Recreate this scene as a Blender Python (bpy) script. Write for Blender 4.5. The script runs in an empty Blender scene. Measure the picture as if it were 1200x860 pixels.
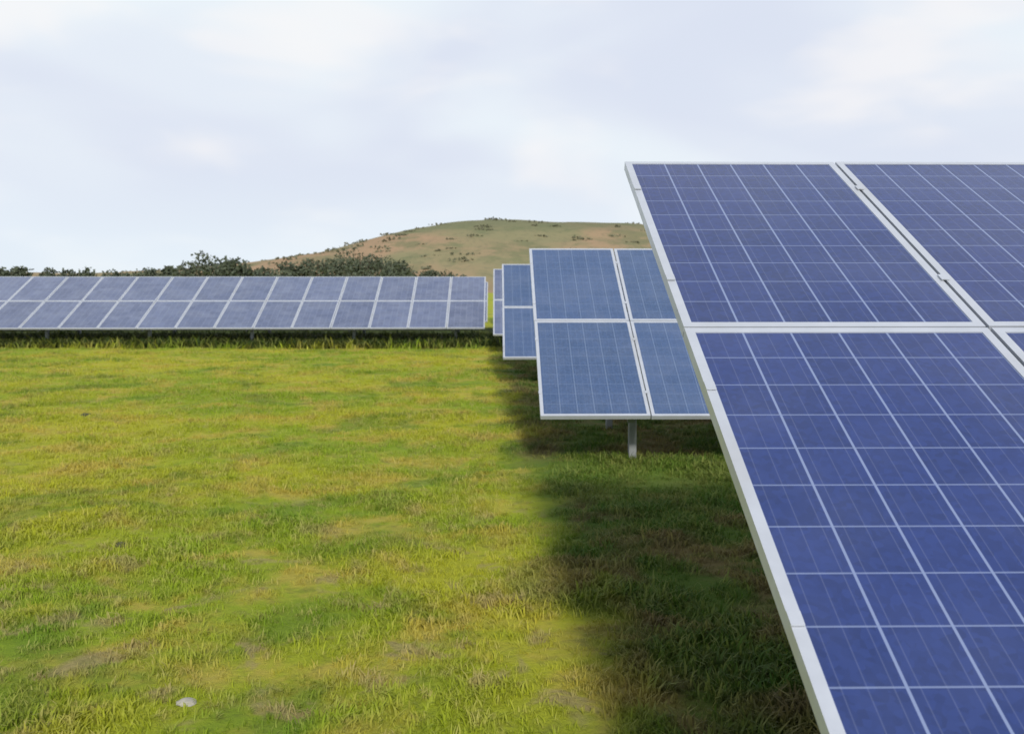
import bpy, math, random
import numpy as np
from mathutils import Vector, Matrix, noise
random.seed(7); rng=np.random.default_rng(7)
S=bpy.context.scene
S.view_settings.view_transform='Standard'; S.view_settings.look='None'; S.view_settings.exposure=0
CAMH=1.7

# ---------------- helpers
def nt(name):
    m=bpy.data.materials.new(name); m.use_nodes=True
    t=m.node_tree; b=t.nodes['Principled BSDF']; return m,t,b
def N(t,typ,**k):
    n=t.nodes.new(typ)
    for a,v in k.items(): setattr(n,a,v)
    return n
def math_(t,op,a,b=None,c=None,clamp=False):
    n=t.nodes.new('ShaderNodeMath'); n.operation=op; n.use_clamp=clamp
    for i,v in enumerate((a,b,c)):
        if v is None: continue
        if isinstance(v,(int,float)): n.inputs[i].default_value=v
        else: t.links.new(v,n.inputs[i])
    return n.outputs[0]
def mixc(t,f,a,b,blend='MIX'):
    n=t.nodes.new('ShaderNodeMix'); n.data_type='RGBA'; n.blend_type=blend
    for s,v in ((n.inputs[0],f),(n.inputs[6],a),(n.inputs[7],b)):
        if isinstance(v,(int,float)): s.default_value=v
        elif isinstance(v,tuple): s.default_value=(*v,1) if len(v)==3 else v
        else: t.links.new(v,s)
    return n.outputs[2]
def maprange(t,v,a,b,c=0,d=1,smooth=True):
    n=t.nodes.new('ShaderNodeMapRange'); n.interpolation_type='SMOOTHSTEP' if smooth else 'LINEAR'
    t.links.new(v,n.inputs[0])
    for i,x in zip((1,2,3,4),(a,b,c,d)): n.inputs[i].default_value=x
    return n.outputs[0]
def noise_(t,vec,scale,detail=4,rough=.55,dist=0):
    n=t.nodes.new('ShaderNodeTexNoise'); n.inputs['Scale'].default_value=scale
    n.inputs['Detail'].default_value=detail; n.inputs['Roughness'].default_value=rough
    n.inputs['Distortion'].default_value=dist
    t.links.new(vec,n.inputs['Vector']); return n.outputs['Fac']
def obj(name,me,parent=None,mats=()):
    o=bpy.data.objects.new(name,me); S.collection.objects.link(o)
    for m in mats: me.materials.append(m)
    if parent: o.parent=parent
    return o

# ---------------- materials
def grass_color(t,blade=False):
    g=N(t,'ShaderNodeNewGeometry').outputs['Position']
    D=2 if blade else 5
    n1=noise_(t,g,.33,2,.5); n2=noise_(t,g,1.5,min(D,4),.62,.5); n3=noise_(t,g,8,min(D,4),.65); n4=noise_(t,g,.85,min(D,4),.6,.8)
    sx=N(t,'ShaderNodeSeparateXYZ'); t.links.new(g,sx.inputs[0])
    c=mixc(t,maprange(t,n1,.38,.62),(.280,.385,.024),(.450,.460,.032))
    c=mixc(t,math_(t,'MULTIPLY',maprange(t,n2,.46,.66),.75),c,(.54,.42,.085))
    c=mixc(t,math_(t,'MULTIPLY',maprange(t,n4,.51,.65),.62),c,(.11,.23,.020))
    # thin, trodden turf: straw and bare soil showing through
    n5=noise_(t,g,3.1,min(D,3),.6,.6)
    worn=math_(t,'MULTIPLY',maprange(t,n5,.54,.68),maprange(t,sx.outputs[1],3.5,9,.75,.25))
    c=mixc(t,worn,c,(.40,.31,.16))
    c=mixc(t,math_(t,'MULTIPLY',maprange(t,n3,.5,.7),.5),c,(.56,.46,.19) if blade else (.15,.16,.04))
    # rougher, browner vegetation between rows, its colour darkened to deepen the tables' shadow
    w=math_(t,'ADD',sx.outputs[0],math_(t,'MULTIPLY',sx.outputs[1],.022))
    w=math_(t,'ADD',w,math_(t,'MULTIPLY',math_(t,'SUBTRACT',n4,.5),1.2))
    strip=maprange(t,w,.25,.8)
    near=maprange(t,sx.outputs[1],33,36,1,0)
    sunlit_gap=math_(t,'MULTIPLY',maprange(t,sx.outputs[1],7.0,7.7),maprange(t,sx.outputs[1],8.8,9.4,1,0))  # sunlit gap in front of the second row, painted as greener colour
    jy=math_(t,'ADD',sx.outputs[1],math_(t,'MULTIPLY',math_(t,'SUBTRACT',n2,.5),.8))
    under_shade=math_(t,'MULTIPLY',maprange(t,jy,24.2,24.7),maprange(t,jy,34.5,36,1,0))
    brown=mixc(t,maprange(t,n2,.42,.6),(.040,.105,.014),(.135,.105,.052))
    brown=mixc(t,math_(t,'MULTIPLY',sunlit_gap,.8),brown,(.095,.185,.025))
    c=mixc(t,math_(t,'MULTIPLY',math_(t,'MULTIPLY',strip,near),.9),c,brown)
    c=mixc(t,math_(t,'MULTIPLY',under_shade,.95),c,(.022,.050,.010))  # shade below the far tables painted in as near-black green
    return c,n3
mg,t,b=nt('grass_soil')
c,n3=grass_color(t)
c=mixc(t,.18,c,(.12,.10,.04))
t.links.new(c,b.inputs['Base Color']); b.inputs['Roughness'].default_value=.95; b.inputs['Specular IOR Level'].default_value=.1
g=N(t,'ShaderNodeNewGeometry').outputs['Position']
bu=N(t,'ShaderNodeBump'); bu.inputs['Strength'].default_value=.8; bu.inputs['Distance'].default_value=.04
t.links.new(noise_(t,g,22,6,.75),bu.inputs['Height']); t.links.new(bu.outputs[0],b.inputs['Normal'])

mb,t,b=nt('grass_blade')
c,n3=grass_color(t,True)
oi=N(t,'ShaderNodeObjectInfo')
c=mixc(t,math_(t,'MULTIPLY',maprange(t,oi.outputs['Random'],.3,1),.3),c,(.46,.44,.13))
t.links.new(c,b.inputs['Base Color']); b.inputs['Roughness'].default_value=.6; b.inputs['Specular IOR Level'].default_value=.2
tr=N(t,'ShaderNodeBsdfTranslucent'); t.links.new(c,tr.inputs[0])
ms=N(t,'ShaderNodeMixShader'); ms.inputs[0].default_value=.4
t.links.new(b.outputs[0],ms.inputs[1]); t.links.new(tr.outputs[0],ms.inputs[2])
t.links.new(ms.outputs[0],t.nodes['Material Output'].inputs[0])

# solar cells
def cells(name,ca,cb,cl,dust_haze,lv):
    mc,t,b=nt(name)
    uv=N(t,'ShaderNodeUVMap'); uv.uv_map='UVMap'
    sx=N(t,'ShaderNodeSeparateXYZ'); t.links.new(uv.outputs[0],sx.inputs[0])
    u=math_(t,'MULTIPLY',sx.outputs[0],6); v=math_(t,'MULTIPLY',sx.outputs[1],10)
    def edge(x,h):
        f=math_(t,'FRACT',x); d=math_(t,'MINIMUM',f,math_(t,'SUBTRACT',1,f))
        return maprange(t,d,h*.7,h*1.3,1,0)
    line=math_(t,'MULTIPLY',math_(t,'MAXIMUM',edge(u,.022),math_(t,'MULTIPLY',edge(v,.016),.7)),lv)
    bus=math_(t,'MULTIPLY',edge(math_(t,'ADD',math_(t,'MULTIPLY',u,3),.5),.03),.09)
    cx=N(t,'ShaderNodeCombineXYZ'); t.links.new(math_(t,'FLOOR',u),cx.inputs[0]); t.links.new(math_(t,'FLOOR',v),cx.inputs[1])
    wn=N(t,'ShaderNodeTexWhiteNoise'); t.links.new(cx.outputs[0],wn.inputs['Vector'])
    cm=N(t,'ShaderNodeCombineXYZ'); t.links.new(math_(t,'FLOOR',sx.outputs[0]),cm.inputs[0]); t.links.new(math_(t,'FLOOR',sx.outputs[1]),cm.inputs[1])
    wm=N(t,'ShaderNodeTexWhiteNoise'); t.links.new(cm.outputs[0],wm.inputs['Vector'])
    cy=N(t,'ShaderNodeCombineXYZ'); t.links.new(u,cy.inputs[0]); t.links.new(v,cy.inputs[1])
    vo=N(t,'ShaderNodeTexVoronoi'); vo.inputs['Scale'].default_value=9; t.links.new(cy.outputs[0],vo.inputs['Vector'])
    vs=N(t,'ShaderNodeSeparateColor'); t.links.new(vo.outputs['Color'],vs.inputs[0])
    c=mixc(t,math_(t,'ADD',math_(t,'MULTIPLY',wn.outputs[0],.5),math_(t,'MULTIPLY',wm.outputs[0],.5)),ca,cb)
    c=mixc(t,math_(t,'MULTIPLY',vs.outputs[0],.35),c,tuple(x*1.7 for x in cb))
    c=mixc(t,bus,c,(.35,.4,.55))
    c=mixc(t,line,c,cl)
    g=N(t,'ShaderNodeNewGeometry').outputs['Position']
    du=noise_(t,g,2.2,5,.6,.3)
    c=mixc(t,maprange(t,du,.35,.8,dust_haze*.4,dust_haze),c,(.32,.35,.42))  # light dust up close; distance haze painted into the farther rows
    t.links.new(c,b.inputs['Base Color']); t.links.new(maprange(t,du,.3,.8,.12,.26),b.inputs['Roughness'])
    b.inputs['IOR'].default_value=1.45
    return mc
mc_near=cells('solar_cells',(.007,.020,.095),(.015,.032,.140),(.24,.30,.48),.08,.75)
mc_mid=cells('solar_cells_hazed',(.022,.055,.135),(.036,.074,.175),(.20,.27,.40),.16,.5)  # middle rows: cell colour greyed to imitate haze
mc_far=cells('solar_cells_far_haze',(.018,.030,.085),(.080,.105,.200),(.28,.32,.42),.34,.5)  # far rows: stronger haze put into the cell colour

def metal(name,col,rough,met):
    m,t,b=nt(name); g=N(t,'ShaderNodeNewGeometry').outputs['Position']
    n=noise_(t,g,12,5,.6); n2=noise_(t,g,1.8,3,.6)
    c=mixc(t,n,tuple(x*.85 for x in col),col)
    c=mixc(t,maprange(t,n2,.5,.75,0,.3),c,(.36,.35,.32))
    t.links.new(c,b.inputs['Base Color'])
    t.links.new(maprange(t,n,.3,.7,rough-.06,rough+.1),b.inputs['Roughness'])
    b.inputs['Metallic'].default_value=met; return m
mf=metal('anodised_aluminium',(.58,.61,.67),.38,.35)
mz=metal('galvanised_steel',(.28,.30,.31),.5,.5)
mbk,t,b=nt('white_backsheet'); b.inputs['Base Color'].default_value=(.6,.6,.6,1); b.inputs['Roughness'].default_value=.6

# ---------------- solar arrays
class MB:
    def __init__(s): s.v=[];s.f=[];s.m=[];s.uv=[]
    def quad(s,p,m,uv=None):
        i=len(s.v); s.v+= [tuple(x) for x in p]; s.f.append(tuple(range(i,i+len(p)))); s.m.append(m); s.uv+= uv if uv else [(0,0)]*len(p)
    def box(s,o,ax,ay,az,m):
        P=[o,o+ax,o+ax+ay,o+ay,o+az,o+ax+az,o+ax+ay+az,o+ay+az]
        for f in ((0,3,2,1),(4,5,6,7),(0,1,5,4),(1,2,6,5),(2,3,7,6),(3,0,4,7)):
            s.quad([P[k] for k in f],m)
    def beam(s,a,b_,w,h,m,up=Vector((0,0,1))):
        a=Vector(a);b_=Vector(b_); d=(b_-a); side=d.cross(up)
        if side.length<1e-5: side=Vector((1,0,0))
        side.normalize(); u=side.cross(d).normalized()
        s.box(a-side*w/2-u*h/2,d,side*w,u*h,m)
    def mesh(s,name):
        me=bpy.data.meshes.new(name); me.from_pydata(s.v,[],s.f); me.polygons.foreach_set('material_index',s.m)
        l=me.uv_layers.new(name='UVMap'); l.data.foreach_set('uv',np.array(s.uv,dtype=np.float32).ravel()); me.update(); return me
W,L,G=.995,1.65,.012
def array(x0,y0,z0,tilt,n,direction=1,yaw=0,seed=0,mc=None,over=-.03):
    r=random.Random(seed); e=bpy.data.objects.new('solar_panel_array',None); S.collection.objects.link(e)
    e.location=(x0,y0,0); e.rotation_euler=(0,0,math.radians(yaw))
    ta=math.radians(tilt); a=Vector((0,math.cos(ta),math.sin(ta))); nrm=Vector((0,-math.sin(ta),math.cos(ta))); X=Vector((1,0,0))
    base=Vector((0,0,z0)); mod=MB()
    fw,ft=.03,.04
    for i in range(n):
        xi=i*(W+G) if direction>0 else -(i+1)*(W+G)
        for j in range(2):
            o=base+X*(xi+r.uniform(-.002,.002))+a*(j*(L+G))+nrm*(r.uniform(-.002,.002))
            mod.box(o,X*fw,a*L,nrm*ft,0); mod.box(o+X*(W-fw),X*fw,a*L,nrm*ft,0)
            mod.box(o+X*fw,X*(W-2*fw),a*fw,nrm*ft,0); mod.box(o+X*fw+a*(L-fw),X*(W-2*fw),a*fw,nrm*ft,0)
            h=nrm*(ft-.004); p=o+X*fw+a*fw+h; dx=X*(W-2*fw); dy=a*(L-2*fw)
            U=i+100; V=j+seed*3
            mod.quad([p,p+dx,p+dx+dy,p+dy+nrm*r.uniform(-.001,.001)],1,[(U+0.001,V+.001),(U+.999,V+.001),(U+.999,V+.999),(U+.001,V+.999)])
            q=p-nrm*.012
            mod.quad([q,q+dy,q+dx+dy,q+dx],2)
            mod.box(o+X*(W/2-.06)+a*(L-.25),X*.12,a*.09,nrm*.018,3)
    for i in range(n+1):
        xi=(i if direction>0 else -i)*(W+G)
        for j in range(2):
            for k in (.22,.78):
                hw=.015
                cxm=xi-G/2 if 0<i<n else (xi+.012*direction if i==0 else xi-.024*direction)
                o=base+X*(cxm-hw)+a*(j*(L+G)+L*k-.02)+nrm*(ft+.0035)
                mod.box(o,X*2*hw,a*.04,nrm*.004,0)
    obj('modules',mod.mesh('modules'),e,(mf,mc,mbk,mz))
    fr=MB(); tot=n*(W+G)*direction; xs=-over*direction
    for sl in (.36,1.28,2.02,2.95):
        c0=base+a*sl-nrm*.026
        fr.beam(c0+X*xs,c0+X*(tot-xs),.04,.045,0,up=nrm)
    npst=max(2,int(round(n/2.6)))
    for k in range(npst):
        px=tot*(k+.32)/(npst-.36)
        lo=base+a*.12-nrm*.09+X*px; hi=base+a*3.2-nrm*.09+X*px
        fr.beam(lo,hi,.06,.08,0,up=nrm)
        f0=base+a*.55-nrm*.14+X*px; f1=base+a*2.7-nrm*.14+X*px
        fr.beam((f0.x+.07,f0.y,-.3),(f0.x+.07,f0.y,f0.z+.08),.07,.09,0,up=Vector((0,1,0)))
        fr.beam((f1.x+.07,f1.y,-.3),(f1.x+.07,f1.y,f1.z+.08),.07,.09,0,up=Vector((0,1,0)))
        fr.beam((f1.x-.045,f1.y,.35),(f0.x-.045,f0.y+.75,(f0+a*.8).z+.02),.04,.05,0)
    obj('support_frame',fr.mesh('support_frame'),e,(mz,))
    return e
array(.615,1.63,.80,25.6,14,1,0,1,mc_near)
array(.40,8.55,.46,28.8,20,1,0,2,mc_mid)
array(.12,15.7,.42,28.5,20,1,0,3,mc_mid)
array(-.06,22.3,.44,28,24,1,0,4,mc_far)
array(-.05,30,.50,28,24,1,0,5,mc_far)
array(-.05,38,.60,28,24,1,0,8,mc_far)
array(-.28,25.0,.46,24.0,34,-1,0,6,mc_far)
array(-.28,33.0,.30,24,34,-1,0,7,mc_far)

# ---------------- terrain
def gz(x,y):
    return .03*noise.noise(Vector((x*.7,y*.7,3)))+.03*noise.noise(Vector((x*.15,y*.15,8))) if y<60 else 0
def axis(lo,hi,fine0,fine1,step):
    a=list(np.arange(fine0,fine1+1e-6,step)); s=step
    x=a[-1]
    while x<hi: s*=1.25; x=min(hi,x+s); a.append(x)
    x=a[0]; s=step
    while x>lo: s*=1.25; x=max(lo,x-s); a.insert(0,x)
    return a
xs=axis(-2500,2500,-16,8,.25); ys=axis(-800,3000,-2,28,.25)
V=[(x,y,gz(x,y)) for y in ys for x in xs]; nx=len(xs)
F=[(j*nx+i,j*nx+i+1,(j+1)*nx+i+1,(j+1)*nx+i) for j in range(len(ys)-1) for i in range(nx-1)]
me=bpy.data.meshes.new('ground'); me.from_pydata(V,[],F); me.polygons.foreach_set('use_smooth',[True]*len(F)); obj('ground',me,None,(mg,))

# hill
px=[-900,0,150,250,320,400,450,520,580,650,750,900,1100,1500,2200]
py=[324,323,320,316,307,294,280,266,261,264,268,280,300,316,326]
k=260/1120
hx=[(p-581)*k for p in px]; hh=[(330-y)*k+1.7 for y in py]
def hill(x,y):
    h=np.interp(x,hx,hh)
    if y<260: s=max(0,(y-130)/130); s=s*s*(3-2*s)
    else: s=max(0,1-(y-260)/240); s=s*s*(3-2*s)
    return -.6+(h+.6)*s+ s*(1.1*noise.noise(Vector((x*.03,y*.03,0)))+.5*noise.noise(Vector((x*.1,y*.1,5))))
X_=np.arange(-340,381,3.0); Y_=np.arange(124,505,4.0)
V=[(x,y,hill(x,y)) for y in Y_ for x in X_]; nx=len(X_)
F=[(j*nx+i,j*nx+i+1,(j+1)*nx+i+1,(j+1)*nx+i) for j in range(len(Y_)-1) for i in range(nx-1)]
mh,t,b=nt('hill_scrub'); g=N(t,'ShaderNodeNewGeometry').outputs['Position']
hs=N(t,'ShaderNodeSeparateXYZ'); t.links.new(g,hs.inputs[0])
mp=N(t,'ShaderNodeMapping'); mp.inputs['Scale'].default_value=(1,.5,2); t.links.new(g,mp.inputs[0]); g=mp.outputs[0]
a1=noise_(t,g,.025,4,.6,.5); a2=noise_(t,g,.10,5,.65); a3=noise_(t,g,.7,4,.7)
c=mixc(t,maprange(t,a1,.36,.56),(.24,.22,.12),(.34,.235,.145))
c=mixc(t,math_(t,'MULTIPLY',maprange(t,a2,.47,.62),.7),c,(.15,.165,.085))
c=mixc(t,math_(t,'MULTIPLY',maprange(t,hs.outputs[2],12.5,15.5),.6),c,(.13,.15,.085))
c=mixc(t,math_(t,'MULTIPLY',maprange(t,a3,.5,.7),.4),c,(.12,.125,.08))
t.links.new(c,b.inputs['Base Color']); b.inputs['Roughness'].default_value=1; b.inputs['Specular IOR Level'].default_value=.05
me=bpy.data.meshes.new('hill'); me.from_pydata(V,[],F); me.polygons.foreach_set('use_smooth',[True]*len(F)); obj('hill',me,None,(mh,))

# distant trees / shrubs (one mass)
def fol(name,c0,c1):
    mt,t,b=nt(name); g=N(t,'ShaderNodeNewGeometry')
    c=mixc(t,noise_(t,g.outputs['Position'],.35,4,.6),c0,c1)
    t.links.new(c,b.inputs['Base Color']); b.inputs['Roughness'].default_value=.8; b.inputs['Specular IOR Level'].default_value=.15
    return mt
mt=fol('foliage',(.045,.065,.048),(.115,.125,.080)); mt2=fol('dry_shrub_foliage',(.12,.13,.08),(.19,.18,.12))
mw,t,b=nt('bark'); b.inputs['Base Color'].default_value=(.09,.07,.05,1); b.inputs['Roughness'].default_value=.9
tv=[];tf=[];tm=[]
def leaf(c,s,m=0):
    d=rng.normal(size=3); d/=np.linalg.norm(d); e=np.cross(d,rng.normal(size=3)); e/=np.linalg.norm(e)
    i=len(tv)
    for p in (c-d*s-e*s*.6,c+d*s-e*s*.5,c+d*s*.8+e*s*.6,c-d*s+e*s*.5): tv.append(tuple(p))
    tf.append((i,i+1,i+2,i+3)); tm.append(m)
def crown(x,y,z0,w,h,nl,ls,m=0):
    for q in range(4):
        ang=rng.uniform(0,6.28); tip=np.array([x+math.cos(ang)*w*.3,y+math.sin(ang)*w*.3,z0+h*rng.uniform(.5,.8)])
        r=.05*h/3; i=len(tv)
        for (cx_,cy_,cz_,rr) in ((x,y,z0-.4,r),(tip[0],tip[1],tip[2],r*.3)):
            for kk in range(4): tv.append((cx_+math.cos(kk*1.57)*rr,cy_+math.sin(kk*1.57)*rr,cz_))
        for kk in range(4): tf.append((i+kk,i+(kk+1)%4,i+4+(kk+1)%4,i+4+kk)); tm.append(1)
    nb=max(4,int(6+w))
    for q in range(nb):
        ang=rng.uniform(0,6.28); rad=w*.5*math.sqrt(rng.uniform(0,.8)); zz=rng.uniform(.3,.85)
        cc=np.array([x+math.cos(ang)*rad,y+math.sin(ang)*rad*.8,z0+h*zz*(1-.35*(rad/(w*.5))**2)])
        br=h*rng.uniform(.13,.26)
        for _ in range(nl//nb):
            d=rng.normal(size=3); d/=np.linalg.norm(d); leaf(cc+d*br*rng.uniform(.5,1.05)*np.array([1.3,1,.85]),ls*rng.uniform(.6,1.2),m)
def P(px_,D): return (px_-581)/1120*D
for pxl,top,wp,D in [(225,300,34,110),(250,290,46,112),(272,293,38,108),(292,302,28,110),(180,306,30,112),(330,303,36,118),(352,298,32,120),(374,293,32,125),(398,290,30,130),
                     (20,308,44,105),(60,311,36,110),(90,309,36,110),(110,312,40,108),(140,309,34,110),(205,310,34,110),(-10,306,50,110),(-60,306,50,110),(-120,305,60,110),(425,290,34,140),(450,298,32,140),(476,300,30,145),(500,310,26,145),(530,314,30,145),(408,282,30,150),(440,290,30,155),(465,296,26,150),(310,309,26,115)]:
    x=P(pxl,D); z0=max(0,hill(x,D)) if D>126 else 0; h=(330-top)/1120*D+1.7-z0
    crown(x,D,z0,wp/1120*D,max(h,1.2),800,.18)
for xx in np.arange(-110,-8,2.4): # hedge line
    D=rng.uniform(98,116); crown(xx*D/105,D,0,rng.uniform(3,5.5),rng.uniform(2.7,3.6),240,.18)
for _ in range(170):
    x=rng.uniform(-90,90); y=rng.uniform(150,255); z=hill(x,y)
    if z<1: continue
    crown(x,y,z-.35,rng.uniform(2,7),rng.uniform(.5,1.1),60,.25,2)
me=bpy.data.meshes.new('distant_trees'); me.from_pydata(tv,[],tf)
for m in (mt,mw,mt2): me.materials.append(m)
me.polygons.foreach_set('material_index',tm)
o=bpy.data.objects.new('distant_trees',me); S.collection.objects.link(o)

# ---------------- grass
coll=bpy.data.collections.new('grass_tufts')
for kx in range(6):
    v=[];f=[]
    nb=[16,14,18,12,20,10][kx]; hmul=[1,.8,1.1,1.3,.7,1.0][kx]
    for _ in range(nb):
        a=random.uniform(0,6.28); r=random.uniform(0,.07); bx,by=math.cos(a)*r,math.sin(a)*r
        h=random.uniform(.014,.038)*hmul; la=random.uniform(0,6.28); ln=random.uniform(.4,1.7)*h; w=random.uniform(.0022,.004)
        wa=la+1.57; wx,wy=math.cos(wa)*w,math.sin(wa)*w; i=len(v)
        mx,my=bx+math.cos(la)*ln*.35,by+math.sin(la)*ln*.35; tx,ty=bx+math.cos(la)*ln,by+math.sin(la)*ln
        v+=[(bx-wx,by-wy,-.01),(bx+wx,by+wy,-.01),(mx+wx*.8,my+wy*.8,h*.6),(mx-wx*.8,my-wy*.8,h*.6),(tx,ty,h)]
        f+=[(i,i+1,i+2,i+3),(i+3,i+2,i+4)]
    m_=bpy.data.meshes.new('tuft'); m_.from_pydata(v,[],f); m_.materials.append(mb)
    coll.objects.link(bpy.data.objects.new('tuft',m_))
pts=[]; sc=[]
def scatter(n,x0,x1,y0,y1,s0,s1):
    for _ in range(n):
        x=random.uniform(x0,x1); y=random.uniform(y0,y1)
        d=noise.noise(Vector((x*1.3,y*1.3,1)))+.6*noise.noise(Vector((x*4,y*4,2)))
        if random.random()<.3-d*.7: continue
        pts.append((x,y,gz(x,y))); sc.append(random.uniform(s0,s1)*(1+.6*d)*(1.3 if x>.4 else 1))
scatter(34000,-5,5,1.8,8.6,.7,1.3)
scatter(28000,-9.5,7,8.6,16,.8,1.4)
scatter(17000,-16,6,16,24.6,1.0,1.7)
for _ in range(12000): # unmown growth added below the far row to thicken its dark shade band
    x=random.uniform(-20,.3); y=random.uniform(24.6,28.6)
    pts.append((x,y,gz(x,y))); sc.append(random.uniform(3,7))
me=bpy.data.meshes.new('grass'); me.from_pydata(pts,[],[])
at=me.attributes.new('sc','FLOAT','POINT'); at.data.foreach_set('value',np.array(sc,dtype=np.float32))
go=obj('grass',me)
ng=bpy.data.node_groups.new('scatter','GeometryNodeTree')
ng.interface.new_socket('Geometry',in_out='INPUT',socket_type='NodeSocketGeometry'); ng.interface.new_socket('Geometry',in_out='OUTPUT',socket_type='NodeSocketGeometry')
gi=ng.nodes.new('NodeGroupInput'); gout=ng.nodes.new('NodeGroupOutput')
ip=ng.nodes.new('GeometryNodeInstanceOnPoints'); ci=ng.nodes.new('GeometryNodeCollectionInfo'); ci.inputs['Collection'].default_value=coll
ci.inputs['Separate Children'].default_value=True; ci.inputs['Reset Children'].default_value=True
ip.inputs['Pick Instance'].default_value=True
rv=ng.nodes.new('FunctionNodeRandomValue'); rv.data_type='FLOAT_VECTOR'; rv.inputs[0].default_value=(-.2,-.2,0); rv.inputs[1].default_value=(.2,.2,6.28)
na=ng.nodes.new('GeometryNodeInputNamedAttribute'); na.data_type='FLOAT'; na.inputs[0].default_value='sc'
lk=ng.links.new
mtp=ng.nodes.new('GeometryNodeMeshToPoints'); lk(gi.outputs[0],mtp.inputs[0]); lk(mtp.outputs[0],ip.inputs['Points'])
lk(ci.outputs[0],ip.inputs['Instance']); lk(rv.outputs[0],ip.inputs['Rotation']); lk(na.outputs[0],ip.inputs['Scale']); lk(ip.outputs[0],gout.inputs[0])
md=go.modifiers.new('scatter','NODES'); md.node_group=ng

# ---------------- stone
ms_,t,b=nt('stone'); g=N(t,'ShaderNodeNewGeometry').outputs['Position']
t.links.new(mixc(t,noise_(t,g,30,5,.6),(.25,.24,.19),(.42,.40,.34)),b.inputs['Base Color']); b.inputs['Roughness'].default_value=.9
md_,t,b=nt('soil_clod'); b.inputs['Base Color'].default_value=(.07,.07,.03,1); b.inputs['Roughness'].default_value=1
def rock(name,x,y,r,mat,sd,hf=.55):
    import bmesh
    bm=bmesh.new(); bmesh.ops.create_icosphere(bm,subdivisions=3,radius=1)
    for v in bm.verts:
        d=1+.35*noise.noise(v.co*1.3+Vector((sd,0,0)))+.15*noise.noise(v.co*4+Vector((sd,3,0)))
        v.co=Vector((v.co.x*d*r*1.3,v.co.y*d*r,v.co.z*d*r*hf))
    me=bpy.data.meshes.new(name); bm.to_mesh(me); bm.free(); o=obj(name,me,None,(mat,)); o.location=(x,y,gz(x,y)+r*.05); o.rotation_euler=(0,0,sd)
rock('stone',-1.25,3.75,.032,ms_,0)
rock('soil_clod',-2.43,6.1,.035,md_,9,.7)
rock('soil_clod',-5.2,12.1,.05,md_,10,.7)

# ---------------- light
Lv=Vector((-.18,1.51,-1)).normalized()
sl=bpy.data.lights.new('sun','SUN'); sl.energy=3.2; sl.angle=math.radians(5); sl.color=(1,.95,.87)
so=bpy.data.objects.new('sun',sl); S.collection.objects.link(so); so.rotation_euler=Lv.to_track_quat('-Z','Y').to_euler(); so.location=(3,-20,15)
w=bpy.data.worlds.new('World'); S.world=w; w.use_nodes=True; t=w.node_tree; t.nodes.clear()
out=N(t,'ShaderNodeOutputWorld'); sky=N(t,'ShaderNodeTexSky'); sky.sky_type='NISHITA'; sky.sun_disc=False
sky.sun_elevation=math.radians(33.3); sky.sun_rotation=math.atan2(.18,-1.51)
b1=N(t,'ShaderNodeBackground'); b1.inputs[1].default_value=.12; t.links.new(sky.outputs[0],b1.inputs[0])
tc=N(t,'ShaderNodeTexCoord').outputs['Generated']
mp=N(t,'ShaderNodeMapping'); mp.inputs['Scale'].default_value=(1,1,2.6); mp.inputs['Location'].default_value=(.35,.2,.1); t.links.new(tc,mp.inputs[0])
q1=noise_(t,mp.outputs[0],2.1,3,.45,.4); q2=noise_(t,mp.outputs[0],4.6,3,.5,.3)
sx=N(t,'ShaderNodeSeparateXYZ'); t.links.new(tc,sx.inputs[0])
cc=mixc(t,maprange(t,q1,.36,.64),(.73,.78,.90),(.84,.91,.965))
cc=mixc(t,math_(t,'MULTIPLY',maprange(t,q2,.46,.70),.6),cc,(.97,.945,.94))
cc=mixc(t,maprange(t,sx.outputs[2],0,.13,.7,0),cc,(.82,.92,.99))
b2=N(t,'ShaderNodeBackground'); t.links.new(cc,b2.inputs[0]); b2.inputs[1].default_value=1
cov=math_(t,'SUBTRACT',maprange(t,q1,.3,.5,.95,1),maprange(t,sx.outputs[2],.4,.9,0,.5),clamp=True)
mx=N(t,'ShaderNodeMixShader'); t.links.new(cov,mx.inputs[0]); t.links.new(b1.outputs[0],mx.inputs[1]); t.links.new(b2.outputs[0],mx.inputs[2]); t.links.new(mx.outputs[0],out.inputs[0])

# ---------------- camera
cd=bpy.data.cameras.new('camera'); cd.sensor_width=36; cd.lens=33.6; cd.clip_end=5000; cd.clip_start=.05
cd.dof.use_dof=True; cd.dof.focus_distance=3.6; cd.dof.aperture_fstop=5.6
co=bpy.data.objects.new('camera',cd); S.collection.objects.link(co); co.location=(0,0,CAMH)
co.rotation_euler=(math.radians(90-5.1),0,math.radians(-.97)); S.camera=co
